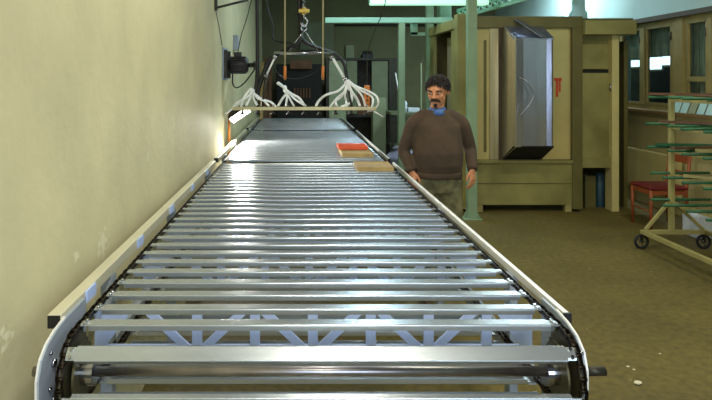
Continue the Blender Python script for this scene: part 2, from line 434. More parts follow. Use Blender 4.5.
def conveyor(label, y0, y1, full, trusses):
    cv = thing('slat_conveyor', label, 'conveyor', (0.06, (y0 + y1) / 2, 0))
    L = y1 - y0
    # slats: the top run, round the front end, and the return run
    per = 2 * L + 2 * PI * CR
    n = int(round(per / PITCH)) if full else int(L / PITCH)
    R2 = CR + .015
    first = None
    for k in range(n):
        if full:
            s = per * k / n + .030
            ya, za, aa = stadium(s, y0, y1, CR, CZ)
            nrm = Vector((0, math.sin(-aa), math.cos(aa)))
            yy, zz = ya + nrm.y * .015, za + nrm.z * .015
        else:
            yy, zz, aa = y0 + .03 + k * (L - .06) / (n - 1), TOP, 0.0
        if first is None:
            first = True
            bm_ = slat_bm(depth=.045 if full else .060)
            me = bpy.data.meshes.new('slat'); bmesh.ops.recalc_face_normals(bm_, faces=bm_.faces); bm_.to_mesh(me); bm_.free(); me.materials.append(M['slat'])
            bolt_me = bpy.data.meshes.new('bolt'); bb = tube(nb(), [(0, 0, -.002), (0, 0, .004)], .0055, 8); bb.to_mesh(bolt_me); bb.free(); bolt_me.materials.append(M['steel'])
        so = bpy.data.objects.new('slat', me); C.objects.link(so); so.parent = cv
        so.location = Vector((0, yy, zz)) - ORG[cv.name]; so.rotation_euler.x = aa
        if full and (yy < 2.3) and zz > CZ - .03:
            for bx_ in (SX0 - .014, SX1 + .014):
                for by_ in (-.011, .011):
                    bo = bpy.data.objects.new('bolt', bolt_me); C.objects.link(bo); bo.parent = so; bo.location = (bx_, by_, 0)
    for x in (-.662, .794):
        if full:
            obj('drive_chain', chain_bm(x, y0, y1, CR, CZ), 'oily', cv, 'dark oily roller chain')
        else:
            b = nb(); m = int(L / .0617)
            for k in range(m):
                yy = y0 + L * k / m
                box(b, x - .011, x + .011, yy + .004, yy + .05, TOP - .024, TOP - .006)
                tube(b, [(x - .014, yy + .027, TOP - .015), (x + .014, yy + .027, TOP - .015)], .008, 6)
            obj('drive_chain', b, 'oily', cv, 'dark oily roller chain')
    ends = (y0, y1) if full else ()
    for ye in ends:
        sh = tube(nb(), [(-.785, ye, CZ), (.86, ye, CZ)], .0145, 20)
        so = obj('drive_shaft', sh, 'shaft', cv, 'polished round steel shaft')
        obj('shaft_end', tube(nb(), [(.86, ye, CZ), (.915, ye, CZ)], .013, 12), 'bracket', so)
        for x, sgn in ((-.662, 1), (.794, -1)):
            sp = obj('sprocket', sprocket_bm(x, ye, CZ, CR), 'sprocket', cv)
            obj('hub_disc', tube(nb(), [(x + sgn * .02, ye, CZ), (x + sgn * .026, ye, CZ)], .085, 36, False), 'sprocket', sp)
            b = nb(); tube(b, [(x + sgn * .012, ye, CZ), (x + sgn * .045, ye, CZ)],  .038, 28, False); tube(b, [(x + sgn * .045, ye, CZ), (x + sgn * .062, ye, CZ)], .040, 28, False)
            hc = obj('hub_collar', b, 'steel', sp, 'bright turned steel collar')
    # side rails
    ry0 = y0 + .03 if full else y0 - .02
    ry1 = y1 + .02
    b = nb(); box(b, -.757, -.715, ry0, ry1, TOP - .022, TOP + .022, .003)
    rl = obj('side_rail', b, 'rail', cv, 'wide cream coloured side rail')
    obj('rail_end_cap', box(nb(), -.755, -.717, ry0 - .004, ry0, TOP - .019, TOP + .019), 'black', rl)
    b = nb(); box(b, .829, .846, ry0 + .05, ry1, TOP - .022, TOP + .008, .002)
    rr = obj('side_rail', b, 'white_edge', cv, 'narrow white side rail')
    obj('rail_end_cap', box(nb(), .826, .848, ry0 + .040, ry0 + .05, TOP - .032, TOP + .009), 'black', rr)
    # lower longitudinal beams and legs
    for x0, x1 in ((-.757, -.715), (.815, .846)):
        obj('frame_beam', box(nb(), x0, x1, ry0 + .30, ry1, TOP - .345, TOP - .285, .003), 'plate', cv)
        for yy in (y0 + .55, (y0 + y1) / 2, y1 - .3):
            lg = obj('leg', box(nb(), x0, x1, yy - .03, yy + .03, .012, TOP - .022, .002), 'plate', cv)
            obj('foot_plate', box(nb(), x0 - .02, x1 + .02, yy - .05, yy + .05, 0, .012), 'bracket', lg)
    if full:
        for x0, x1, yf in ((-.715, -.705, 1.635), (.812, .820, 1.695)):
            b = nb(); prism(b, plate_poly(yf, 2.0), 'x', x0, x1)
            pl = obj('end_plate', b, 'plate', cv, 'grey painted rounded end plate')
            e = nb(); pp = plate_poly(yf, 2.0)[1:10]
            for (p, q) in zip(pp, pp[1:]):
                bar(e, (x0 + .003 if x0 < 0 else x1 - .002, p[0] , p[1]), (x0 + .003 if x0 < 0 else x1 - .002, q[0], q[1]), .008 if x0 < 0 else .007, .006, Vector((1, 0, 0)))
            obj('plate_rim', e, 'white_edge', pl)
            xx = x1 if x0 < 0 else x0; s = 1 if x0 < 0 else -1
            for (yy, zz, r) in ((CD - .055, CZ + .05, .012), (CD - .055, CZ - .055, .012), (CD - .08, CZ + .09, .005), (CD - .085, CZ - .01, .005), (CD - .08, CZ - .09, .005)):
                obj('bolt', tube(nb(), [(xx, yy, zz), (xx + s * .008, yy, zz)], r, 8), 'steel', pl)
            bs = nb(); box(bs, xx if s > 0 else xx - .022, xx + .022 if s > 0 else xx, CD - .045, CD + .045, CZ - .03, CZ + .03, .004)
            obj('bearing', bs, 'shaft', pl)
    for ty in trusses:
        obj('cross_truss', truss_bm(ty, TOP - .060, TOP - .20), 'lav', cv, 'pale blue latticed cross member')
        g = nb(); box(g, -.715, -.709, ty - .045, ty + .045, TOP - .022, TOP + .018)
        obj('tie_bracket', g, 'lav', cv, 'small pale blue bracket beside the rail')
    return cv

conveyor('long nearest slat conveyor with bright metal slats and open sprocket end facing the camera', CD, 5.22, True, [2.07, 2.72, 3.40, 4.08, 4.75])
conveyor('middle slat conveyor, carrying the orange-topped tray, lit by the floodlight', 5.45, 8.50, False, [])
conveyor('farthest slat conveyor, behind the dark gap under the lifting beam', 8.84, 11.25, False, [])

# boards on the slats
def tray(x0, x1, y0, y1, z, h, m, name, label):
    b = nb(); t = .012
    box(b, x0, x1, y0, y1, z, z + .012)
    box(b, x0, x1, y0, y0 + t, z + .012, z + h); box(b, x0, x1, y1 - t, y1, z + .012, z + h)
    box(b, x0, x0 + t, y0 + t, y1 - t, z + .012, z + h); box(b, x1 - t, x1, y0 + t, y1 - t, z + .012, z + h)
    box(b, x0 + t, x1 - t, y0 + t, y1 - t, z + .012, z + h - .006)
    return solo(name, b, m, label, 'board')
tray(.475, .765, 4.76, 5.10, TOP + .001, .034, 'tan', 'wooden_board', 'plain tan board lying on the nearest conveyor by the man\'s hand')
tray(.42, .71, 5.62, 6.16, TOP + .001, .036, 'tan', 'wooden_board', 'tan board on the middle conveyor, half under the orange one')
tray(.405, .695, 5.93, 6.22, TOP + .037, .032, 'orange', 'orange_board', 'bright orange flat board resting on a tan one')

# ------------------------------------------------------------------ vacuum lifter over the conveyor
LD = 6.3
def Q(x, y, d=0.0): return P(x, y, LD + d)
lf = thing('vacuum_lifter', 'hanging vacuum lifter with white air hoses over a long beige beam', 'lifter', (0.06, LD, Q(300, 110).z))
b = nb(); xa, xb = Q(233, 108).x, Q(376, 108).x; zb = Q(300, 109).z
box(b, xa, xb, LD - .035, LD + .035, zb - .012, zb + .022, .003)
bmobj = obj('beam', b, 'beam', lf, 'long beige beam')
for k in range(9):
    x = xa + .1 + k * (xb - xa - .2) / 8
    b = nb(); tube(b, [(x, LD, zb - .055), (x, LD, zb - .035), (x, LD, zb - .012)], [.034, .012, .012], 14)
    obj('suction_cup', b, 'rubber', bmobj)
    obj('fitting', tube(nb(), [(x, LD, zb + .022), (x, LD, zb + .045)], .014, 8), 'bracket' if k % 2 else 'shaft', bmobj)
topbar = obj('top_bar', tube(nb(), [Q(274, 53), Q(333, 53)], .016, 12), 'steel', lf)
for a, c in (((304, 30), (289, 52)), ((304, 30), (319, 52))):
    obj('sling_rod', tube(nb(), [Q(*a), Q(*c)], .0085, 8), 'steel', lf)
for a, c in (((275, 57), (266, 76)), ((332, 57), (345, 79))):
    lk = obj('link_arm', tube(nb(), [Q(*a), Q(*c)], .015 if a[0] > 300 else .010, 10), 'rope', lf)
    b = nb(); ell(b, Q(*a), .026, .02, .026); ell(b, Q(*c), .024, .02, .024); obj('joint', b, 'steel', lk)
for a, c in (((266, 76), (262, 107)), ((345, 79), (352, 107))):
    obj('drop_rod', tube(nb(), [Q(*a), Q(*c, 0)], .012, 8), 'bracket', lf)
# hook, block and load chain
b = nb(); hc = Q(304, 22)
tube(b, spline([hc + Vector((0, 0, .085)), hc + Vector((0, 0, .05)), hc + Vector((.028, 0, .025)), hc + Vector((.033, 0, -.01)), hc + Vector((.01, 0, -.045)), hc + Vector((-.025, 0, -.03)), hc + Vector((-.03, 0, -.005))]), .0105, 10)
obj('hook', b, 'steel', lf)
b = nb(); torp = [hc + Vector((.03 * math.cos(a * PI / 8), 0, -.065 + .03 * math.sin(a * PI / 8))) for a in range(17)]; tube(b, torp, .008, 8)
obj('eye_ring', b, 'steel', lf)
b = nb(); box(b, hc.x - .058, hc.x + .058, LD - .04, LD + .04, hc.z + .095, hc.z + .135, .012)
tube(b, [hc + Vector((0, 0, .08)), hc + Vector((0, 0, .15))], .022, 12)
obj('hook_block', b, 'yellow', lf, 'yellow hook block')
b = nb(); z = hc.z + .15; k = 0
while z < ZC - .12:
    r_ = Matrix.Rotation(PI / 2 * (k % 2), 3, 'Z')
    pts = [Vector((hc.x, LD, z + .02)) + r_ @ Vector((.010 * math.cos(a * PI / 4), 0, .020 * math.sin(a * PI / 4))) for a in range(9)]
    tube(b, pts, .0036, 5); z += .03; k += 1
obj('load_chain', b, 'steel', lf)
b = nb(); box(b, hc.x - .12, hc.x + .12, LD - .09, LD + .09, ZC - .14, ZC - .002, .02)
obj('hoist', b, 'yellow', lf)
# black trunk hoses
def hose(pts, r, m='black', par=lf, name='main_hose', n=8, lab=None):
    return obj(name, tube(nb(), spline(pts), r, n), m, par, lab)
hose([Q(300, -60, .15), Q(299, 0, .15), Q(300, 25, .1), Q(299, 42), Q(285, 50, .03), Q(270, 60, .03), Q(262, 78, .03), Q(255, 100, .03)], .024)
hose([Q(305, -60, .15), Q(302, 20, .12), Q(303, 40, .06), Q(320, 49, .04), Q(335, 54, .04), Q(344, 64, .04), Q(347, 82, .03)], .019)
hose([Q(258, -120, .1), Q(257, -20, .1), Q(257.5, 40, .1), Q(257, 80, .08), Q(253, 96, .04)], .021)
hose([Q(266, -2, .3), Q(268, 10, .3), Q(272, 24, .3), Q(273, 38, .3), Q(280, 42, .2), Q(296, 44, .05)], .012)
hose([Q(271, 62, .1), Q(280, 75, .15), Q(295, 79, .15), Q(312, 74, .15), Q(330, 62, .1)], .005, name='thin_cable')
# white air hoses
wh = [
 [(347, 82), (338, 91), (326, 95), (319, 101), (316, 106)],
 [(347, 83), (344, 92), (337, 98), (333, 103), (330, 107)],
 [(348, 83), (345, 94), (346, 100), (347, 107)],
 [(348, 82), (352, 92), (357, 99), (360, 106)],
 [(348, 82), (355, 88), (362, 96), (365, 106)],
 [(349, 82), (358, 87), (370, 92), (377, 97), (378, 105), (371, 111), (366, 107)],
 [(349, 84), (352, 96), (350, 103), (341, 107)],
 [(348, 84), (342, 96), (336, 101), (337, 106)],
 [(348, 80), (360, 90), (372, 97), (372, 106), (367, 112)],
 [(277, 83), (283, 87), (287, 92), (282, 99), (278, 106)],
 [(278, 82), (285, 88), (287, 96), (286, 106)],
 [(280, 84), (288, 92), (296, 100), (306, 106)],
 [(282, 86), (290, 93), (299, 98), (304, 105)],
 [(285, 90), (290, 99), (294, 106)],
 [(252, 92), (246, 98), (238, 102), (233, 107)],
 [(252, 90), (250, 98), (246, 106)],
 [(253, 91), (257, 98), (264, 101), (269, 106)],
 [(253, 91), (254, 99), (258, 106)],
 [(251, 88), (247, 93), (243, 100), (241, 107)],
 [(254, 93), (262, 99), (271, 102), (276, 107)],
 [(248, 92), (241, 101), (233, 108), (226, 114)],
]
for k, w in enumerate(wh):
    pts = [Q(x, y, random.uniform(-.05, .05) if 0 < i < len(w) - 1 else 0) for i, (x, y) in enumerate(w)]
    hose(pts, .0105 if k % 3 else .013, 'rope', lf, 'air_hose', 7)
b = nb(); ell(b, Q(347, 83), .030, .03, .038); ell(b, Q(349, 88), .024, .024, .03); obj('hose_knot', b, 'rope', lf, 'white knotted hoses')
b = nb(); ell(b, Q(285, 89), .022, .024, .04); ell(b, Q(252, 91), .03, .03, .03); obj('hose_knot', b, 'rope', lf, 'white knotted hoses')
obj('loose_hose_end', tube(nb(), [Q(369, 108), Q(383, 117)], .008, 8), 'rope', lf)

# rods with orange tips and the pendant control
for x, lab in ((285, 'left hanging rod with an orange tip in front of the lifter'), (323, 'right hanging rod with an orange tip in front of the lifter')):
    t = thing('hanging_rod', lab, 'rod', (P(x, 80, 6.0).x, 6.0, P(x, 80, 6.0).z))
    obj('rod', tube(nb(), [P(x, 80, 6.0), Vector((P(x, 80, 6.0).x, 6.0, ZC))], .0085, 8), 'beam', t)
    obj('tip', tube(nb(), [P(x, 79, 6.0), P(x, 66, 6.0)], .014, 10), 'orangep', t, 'orange sleeve')
t = thing('pendant_control', 'orange hanging crane control on a thin cable, right of the lifter', 'crane control', P(367, 110, 6.8))
b = nb(); c0 = P(367, 110, 6.8); box(b, c0.x - .03, c0.x + .03, 6.77, 6.83, c0.z, c0.z + .28, .01)
obj('housing', b, 'orangep', t)
b = nb()
for k in range(4): tube(b, [(c0.x, 6.77, c0.z + .06 + .05 * k), (c0.x, 6.76, c0.z + .06 + .05 * k)], .011, 8)
obj('button', b, 'black', t)
obj('cable', tube(nb(), spline([c0 + Vector((0, 0, .27)), P(368, 52, 6.8), P(375, 30, 6.8), P(387, -10, 6.8), Vector((P(392, 0, 6.8).x, 6.8, ZC))]), .006, 6), 'bracket', t)

# ------------------------------------------------------------------ long wall fittings
t = thing('extractor_motor', 'black round motor on a steel plate fixed to the cream wall', 'motor', (XL, 6.95, 1.78))
mz, my = 1.86, 6.95
obj('mounting_plate', box(nb(), XL, XL + .015, my - .20, my + .32, mz - .17, mz + .20, .003), 'plate', t)
b = nb(); tube(b, [(XL + .015, my, mz), (XL + .05, my, mz)], .05, 16); 
for yy in (-.14, .2): box(b, XL + .015, XL + .05, my + yy, my + yy + .035, mz - .15, mz + .17)
obj('bracket', b, 'bracket', t)
b = nb(); tube(b, [(XL + .05, my, mz), (XL + .07, my, mz), (XL + .26, my, mz), (XL + .28, my, mz)], [.07, .095, .095, .07], 24)
for k in range(18):
    a = 2 * PI * k / 18
    bar(b, (XL + .08, my + .098 * math.cos(a), mz + .098 * math.sin(a)), (XL + .25, my + .098 * math.cos(a), mz + .098 * math.sin(a)), .008, .008)
mo = obj('motor_body', b, 'black', t)
b = nb(); tube(b, [(XL + .28, my, mz), (XL + .34, my, mz)], .025, 12); tube(b, [(XL + .34, my, mz), (XL + .37, my, mz)], .045, 12)
obj('motor_shaft', b, 'bracket', t)
b = nb(); box(b, XL + .12, XL + .2, my - .05, my + .05, mz + .095, mz + .15, .006); obj('terminal_box', b, 'black', mo)
obj('motor_cable', tube(nb(), spline([(XL + .1, my, mz - .09), (XL + .10, my, mz - .22), (XL + .15, my, mz - .26), (XL + .24, my, mz - .20), (XL + .36, my, mz - .04)]), .008, 8), 'black', t)
obj('conduit', tube(nb(), spline([(XL + .16, my, mz + .15), (XL + .20, my, mz + .35), (XL + .29, my, mz + .65), (XL + .33, my, mz + 1.0), (XL + .3, my, ZC)]), .006, 6), 'bracket', t)

t = thing('wall_bracket', 'dark steel bracket arm sticking out near the top of the cream wall', 'bracket', (XL, 6.15, 2.40))
b = nb(); box(b, XL, XL + .03, 6.13, 6.17, 2.40, 2.95, .004); obj('upright', b, 'bracket', t)
obj('arm', tube(nb(), [(XL + .02, 6.15, 2.43), (XL + .33, 6.3, 2.53)], .012, 8), 'bracket', t)
solo('wall_wire', tube(nb(), spline([(XL + .008, 6.2, 2.40), (XL + .008, 6.45, 2.25), (XL + .008, 6.70, 2.07)]), .004, 6), 'bracket', 'thin wire running down the cream wall under the bracket', 'wire')
solo('junction_box', box(nb(), XL, XL + .06, 7.9, 8.1, 2.08, 2.28, .004), 'plate', 'small grey box on the cream wall above and behind the motor', 'box')

# floodlight
t = thing('floodlight', 'lit floodlight clamped low on an orange post between wall and conveyor', 'floodlight', (XL + .05, 6.95, 0))
pf = P(240, 115, 6.95)
fr = Matrix.Rotation(math.radians(-34), 4, 'Y') @ Matrix.Rotation(math.radians(-28), 4, 'X')
b = nb()
ws, hs = .13, .075
vv = [[b.verts.new(p) for p in ((-ws * k, -hs * k, z), (ws * k, -hs * k, z), (ws * k, hs * k, z), (-ws * k, hs * k, z))] for k, z in ((1, 0), (.97, .03), (.55, .085))]
skinrings(b, vv, False)
bmesh.ops.transform(b, matrix=Matrix.Translation(pf) @ fr, verts=b.verts)
obj('housing', b, 'black', t)
b = nb(); box(b, -ws + .008, ws - .008, -hs + .008, hs - .008, -.006, 0)
bmesh.ops.transform(b, matrix=Matrix.Translation(pf) @ fr, verts=b.verts)
obj('lamp_glass', b, 'lamp', t, 'glowing white lamp face')
b = nb(); tube(b, [(XL + .05, 7.02, .012), (XL + .05, 7.02, pf.z + .04)], .014, 10); obj('post', b, 'orangep', t, 'orange post')
obj('clamp', tube(nb(), [(XL + .05, 7.02, pf.z + .03), (pf.x - .03, 7.0, pf.z + .07)], .012, 8), 'black', t)
obj('foot', box(nb(), XL + .0, XL + .1, 6.94, 7.10, 0, .012), 'bracket', t)
ld = bpy.data.lights.new('floodlight_beam', 'SPOT'); ld.energy = 90; ld.color = (1, .97, .9); ld.spot_size = math.radians(150); ld.spot_blend = .6; ld.shadow_soft_size = .08
lo = bpy.data.objects.new('floodlight_beam', ld); C.objects.link(lo); lo.location = pf + fr @ Vector((0, 0, -.05)); lo.rotation_euler = fr.to_euler()

# ------------------------------------------------------------------ spray booth
BX0, BX1, BY0, BY1, BZ = 2.10, 4.36, 7.67, 9.50, 2.50
bt = thing('spray_booth', 'large olive sheet-metal spray booth with a bulging stainless front', 'spray booth', ((BX0 + BX1) / 2, (BY0 + BY1) / 2, 0))
def bx(x, D=BY0): return (x - 297.5) / F * D
def bz(y, D=BY0): return CAMZ - (y - 79) / F * D
x574, x582 = bx(572), bx(582)
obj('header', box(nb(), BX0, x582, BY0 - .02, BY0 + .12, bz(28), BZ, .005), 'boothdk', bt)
obj('header_box', box(nb(), x582, BX1 - .08, BY0 - .10, BY0 + .25, bz(35), bz(21), .006), 'booth', bt)
obj('corner_post', box(nb(), bx(457), bx(476), BY0 - .025, BY0 + .14, .04, BZ + .03, .004), 'booth', bt)
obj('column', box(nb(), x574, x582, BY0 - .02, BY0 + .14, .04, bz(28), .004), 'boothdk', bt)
obj('base_panel', box(nb(), bx(476), x574, BY0, BY0 + .1, bz(205), bz(161), .004), 'booth', bt)
obj('base_ledge', box(nb(), bx(476), x574, BY0 - .03, BY0, bz(163), bz(160), .003), 'booth', bt)
obj('base_seam', box(nb(), bx(476), x574, BY0 - .006, BY0, bz(184), bz(183)), 'boothdk', bt)
for x in (bx(480), bx(569)):
    obj('foot', box(nb(), x - .04, x + .04, BY0 + .01, BY0 + .09, 0, bz(205), .003), 'cart', bt)
# inner lining panels left and right of the hood
zt, zb_ = bz(28), bz(160)
yb = BY0 + .03
obj('lining_panel', box(nb(), bx(476), bx(490), yb, yb + .02, zb_, zt, .003), 'boothin', bt, 'cream lining panel')
obj('slot', box(nb(), bx(484.5), bx(487), yb - .012, yb, zb_ + .1, bz(40)), 'boothdk', bt, 'dark upright slot')
obj('door_panel', box(nb(), bx(490), bx(499), yb - .02, yb + .01, zb_, zt, .004), 'stainw', bt, 'warm shining steel strip')
obj('door_edge', box(nb(), bx(499), bx(502), yb - .035, yb + .02, zb_, zt), 'lintel', bt)
obj('lining_panel', box(nb(), bx(502), x574, yb + .01, yb + .03, zb_, zt, .003), 'boothin', bt, 'cream lining panel with a red mark')
b = nb(); yq = yb + .006
box(b, bx(555), bx(563), yq, yq + .004, bz(81), bz(78)); box(b, bx(557), bx(559.5), yq, yq + .004, bz(97), bz(81)); box(b, bx(560), bx(562), yq, yq + .004, bz(92), bz(81))
obj('red_mark', b, 'red', bt, 'smeared red paint mark')
# bulging stainless hood
hx0, hx1, hy = 2.63, 3.13, 7.30
zbt, zft, zfb, zbb = 2.40, 2.20, .87, .67
b = nb()
def quadprism(bm, pts, t):
    n = (Vector(pts[1]) - Vector(pts[0])).cross(Vector(pts[2]) - Vector(pts[0])).normalized() * t
    A = [bm.verts.new(Vector(p)) for p in pts]; B = [bm.verts.new(Vector(p) + n) for p in pts]
    skinrings(bm, [A, B], False)
xm1, xm2 = hx0 + .13, hx0 + .30
quadprism(b, [(hx0 + .02, hy - .01, zft), (xm1, hy + .03, zft), (xm1, hy + .03, zfb), (hx0 + .02, hy - .01, zfb)], .006)
quadprism(b, [(xm1, hy + .03, zft), (xm2, hy + .03, zft), (xm2, hy + .03, zfb), (xm1, hy + .03, zfb)], .006)
quadprism(b, [(xm2, hy + .03, zft), (hx1 - .08, hy + .045, zft), (hx1 - .08, hy + .045, zfb), (xm2, hy + .03, zfb)], .006)
quadprism(b, [(hx1 - .08, hy + .045, zft), (hx1 - .025, hy + .033, zft), (hx1 - .025, hy + .033, zfb), (hx1 - .08, hy + .045, zfb)], .006)
quadprism(b, [(hx1 - .025, hy + .033, zft), (hx1, hy + .05, zft), (hx1, hy + .05, zfb), (hx1 - .025, hy + .033, zfb)], .006)
hd = obj('hood_front', b, 'stain', bt, 'creased bluish stainless front')
b = nb(); quadprism(b, [(hx0, yb, zbt), (hx0 + .02, hy - .01, zft), (hx0 + .02, hy - .01, zfb), (hx0, yb, zbb)], .006)
obj('hood_side', b, 'stainw', bt, 'warm shining steel side')
b = nb(); quadprism(b, [(hx1, yb, zbt), (hx1, hy + .05, zft), (hx1, hy + .05, zfb), (hx1, yb, zbb)], -.006)
obj('hood_side', b, 'stainw', bt)
b = nb(); prism(b, [(yb, zbt), (hy + .02, zft), (hy + .02, zft - .012), (yb, zbt - .012)], 'x', hx0, hx1)
obj('hood_top', b, 'stain', bt)
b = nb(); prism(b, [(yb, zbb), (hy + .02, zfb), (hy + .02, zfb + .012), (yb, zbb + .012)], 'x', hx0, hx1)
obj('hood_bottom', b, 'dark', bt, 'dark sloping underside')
b = nb(); bar(b, (hx0 + .17, yb - .05, zbt + .06), (hx0 + .36, hy - .02, zft + .01), .09, .012); obj('hood_strap', b, 'stain', bt)
b = nb(); tube(b, spline([(xm1 - .06, hy - .02, 1.72), (xm1 + .02, hy - .05, 1.66), (xm1 + .09, hy - .05, 1.5), (xm1 + .02, hy - .04, 1.36), (xm1 - .06, hy - .02, 1.26)]), .006, 6)
obj('hood_cable', b, 'steel', bt)
# right bay
rx1 = bx(613)
obj('bay_upper_panel', box(nb(), x582, rx1, BY0 + .12, BY0 + .15, bz(69, 7.8), bz(33, 7.8)), 'booth', bt)
obj('bay_rail', box(nb(), x582, rx1, BY0 + .11, BY0 + .16, bz(73, 7.8), bz(69.5, 7.8)), 'dark', bt)
obj('bay_lower_panel', box(nb(), x582, rx1, BY0 + .10, BY0 + .13, bz(157, 7.8), bz(73, 7.8)), 'booth', bt)
obj('bay_handle', tube(nb(), [(bx(613), BY0 + .06, bz(91)), (bx(613), BY0 + .06, bz(84))], .013, 8), 'steel', bt)
obj('bay_skirt', box(nb(), x582, rx1, BY0 + .06, BY0 + .11, bz(167, 7.8), bz(157, 7.8)), 'booth', bt)
obj('side_column', box(nb(), rx1, bx(620), BY0 + .02, BY0 + .2, 0, bz(35), .004), 'rad', bt)
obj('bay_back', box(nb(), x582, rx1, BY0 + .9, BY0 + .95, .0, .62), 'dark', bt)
# left side wall with its doorway, back and roof
b = nb(); box(b, BX0, BX0 + .05, BY0 + .14, 8.20, .04, BZ - .13); box(b, BX0, BX0 + .05, 9.25, BY1, .04, BZ - .13)
box(b, BX0, BX0 + .05, 8.20, 9.25, .04, .85); obj('side_wall', b, 'booth', bt)
obj('side_beam', box(nb(), BX0 - .02, BX0 + .06, BY0 + .12, BY1, BZ - .13, BZ, .004), 'booth', bt)
obj('side_door', box(nb(), BX0 + .12, BX0 + .15, 8.22, 8.9, .85, BZ - .2), 'stainw', bt, 'pale steel panel inside the doorway')
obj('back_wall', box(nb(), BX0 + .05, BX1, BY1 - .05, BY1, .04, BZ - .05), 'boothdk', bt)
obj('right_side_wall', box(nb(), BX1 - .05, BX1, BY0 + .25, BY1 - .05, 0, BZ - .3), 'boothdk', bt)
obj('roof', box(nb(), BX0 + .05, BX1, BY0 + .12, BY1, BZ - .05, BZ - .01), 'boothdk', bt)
t = solo('exhaust_duct', tube(nb(), [(3.93, 8.4, BZ - .009), (3.93, 8.4, 2.62), (3.93, 8.4, 2.66), (3.93, 8.4, ZC)], [.12, .12, .09, .09], 24), 'tile', 'pale upright exhaust duct on the roof of the spray booth', 'duct')
# things in the dark bay below
solo('paint_drum', tube(nb(), [(4.03, 8.0, 0), (4.03, 8.0, .01), (4.03, 8.0, .44), (4.03, 8.0, .45)], [.058, .06, .06, .05], 24), 'blue', 'blue drum in the dark recess under the right bay of the booth', 'drum')
solo('carton', box(nb(), 3.80, 3.94, 7.92, 8.12, 0, .42, .006), 'boothdk', 'olive carton in the dark recess beside the blue drum', 'box')
t = thing('spray_bottle', 'a', 'bottle', (0, 0, 0)); bpy.data.objects.remove(t)

# ------------------------------------------------------------------ green overhead steelwork
def post(x, y, w, z1, label, m='green', foot=True, z0=0.0):
    t = thing('steel_post', label, 'post', (x, y, z0))
    obj('shaft', box(nb(), x - w / 2, x + w / 2, y - w / 2, y + w / 2, z0 + (.015 if foot else 0), z1, .006), m, t)
    if foot:
        fp = obj('base_plate', box(nb(), x - w, x + w, y - w * .8, y + w * .8, z0, z0 + .015, .003), m, t)
        g = nb()
        for s in (-1, 1): prism(g, [(x + s * w / 2, z0 + .015), (x + s * w * .95, z0 + .015), (x + s * w / 2, z0 + .12)], 'y', y - .006, y + .006)
        obj('gusset', g, m, t)
    return t
post(P(471.5, 0, 7.3).x, 7.3, .11, ZC, 'pale green steel post standing in front of the spray booth, nearest of the posts')
post(P(401.5, 0, 9.0).x, 9.0, .095, bz(23, 9), 'thin pale green post left of the man, under the cross beam')
post(P(429.5, 0, 9.85).x, 9.85, .115, ZC, 'pale green post behind the left edge of the spray booth')
post(P(444, 0, 10.3).x, 10.3, .20, 2.96, 'widest green post, showing above the booth roof', 'mint')
zE = bz(20.5, 9.0)
solo('cross_beam', box(nb(), P(325, 0, 9).x, P(452, 0, 9).x, 8.95, 9.05, zE - .04, zE + .04, .006), 'mint', 'long pale green cross beam on top of the thin post', 'beam')
b = nb(); bar(b, P(414, 19.5, 9.15), P(414, 35, 9.15), .10, .05, Vector((0, 1, 0))); bar(b, P(411, 34, 9.15), P(425, 34, 9.15), .05, .05)
box(b, P(411, 0, 9.15).x, P(417, 0, 9.15).x, 9.05, 9.2, zE - .03, zE + .03)
solo('beam_bracket', b, 'mint', 'green hooked bracket hanging from the cross beam', 'bracket')
t = thing('fluorescent_fixture', 'long glowing pale green light fixture at the top above the man', 'light', (1.9, 9.2, P(400, 6, 9.2).z))
z0 = P(400, 5, 9.2).z; xx0, xx1 = P(369, 0, 9.2).x, P(488, 0, 9.2).x
obj('housing', box(nb(), xx0, xx1, 9.14, 9.30, z0 + .03, z0 + .12, .01), 'mint', t)
obj('diffuser', box(nb(), xx0 + .01, xx1 - .01, 9.12, 9.28, z0, z0 + .10, .012), 'tube', t, 'glowing green-white diffuser')
b = nb()
for x in (xx0 + .2, xx1 - .2): tube(b, [(x, 9.22, z0 + .12), (x, 9.22, ZC)], .01, 6)
obj('hanger', b, 'bracket', t)
# lattice track slanting above the booth
b = nb(); A0, A1 = P(462, 17, 10.2), P(556, -10, 8.2)
side = Vector((0, .28, .14))
for o_ in (Vector((0, 0, 0)), side): bar(b, A0 + o_, A1 + o_, .035, .05)
n = 14
for k in range(n + 1):
    p = A0.lerp(A1, k / n); bar(b, p, p + side, .03, .03)
    if k < n: bar(b, p, A0.lerp(A1, (k + 1) / n) + side, .018, .018)
t = thing('lattice_track', 'mint green lattice track slanting up over the spray booth', 'track', A0.lerp(A1, .5))
obj('lattice', b, 'mint', t)
for q in (.2, .6):
    p = A0.lerp(A1, q) + side * .5; obj('hanger', tube(nb(), [p, (p.x, p.y, ZC)], .012, 6), 'mint', t)

# ------------------------------------------------------------------ far end of the hall
CYF, CYB = 12.6, 13.3
def fx(x, D=CYF): return (x - 297.5) / F * D
def fz(y, D=CYF): return CAMZ - (y - 79) / F * D
t = thing('storage_cupboard', 'big open-fronted grey-green cupboard against the far wall', 'cupboard', (fx(362), CYF + .3, 0))
b = nb(); zt = fz(58)
box(b, fx(326), fx(397), CYF, CYB, zt - .05, zt); box(b, fx(326), fx(329), CYF, CYB, 0, zt - .05); box(b, fx(389), fx(397), CYF, CYB, 0, zt - .05)
box(b, fx(329), fx(389), CYB - .03, CYB, 0, zt - .05); box(b, fx(329), fx(389), CYF + .02, CYB - .03, .9, .94)
obj('carcass', b, 'bracket', t)
obj('door', box(nb(), fx(329), fx(346), CYF - .02, CYF + .01, 0.1, zt - .06, .004), 'cuplt', t, 'pale green door leaf')
obj('door', box(nb(), fx(346.5), fx(357), CYF - .02, CYF + .01, .96, zt - .06, .004), 'cup', t)
obj('inner_panel', box(nb(), fx(372), fx(388.5), CYF + .03, CYF + .06, .96, zt - .06), 'cup', t)
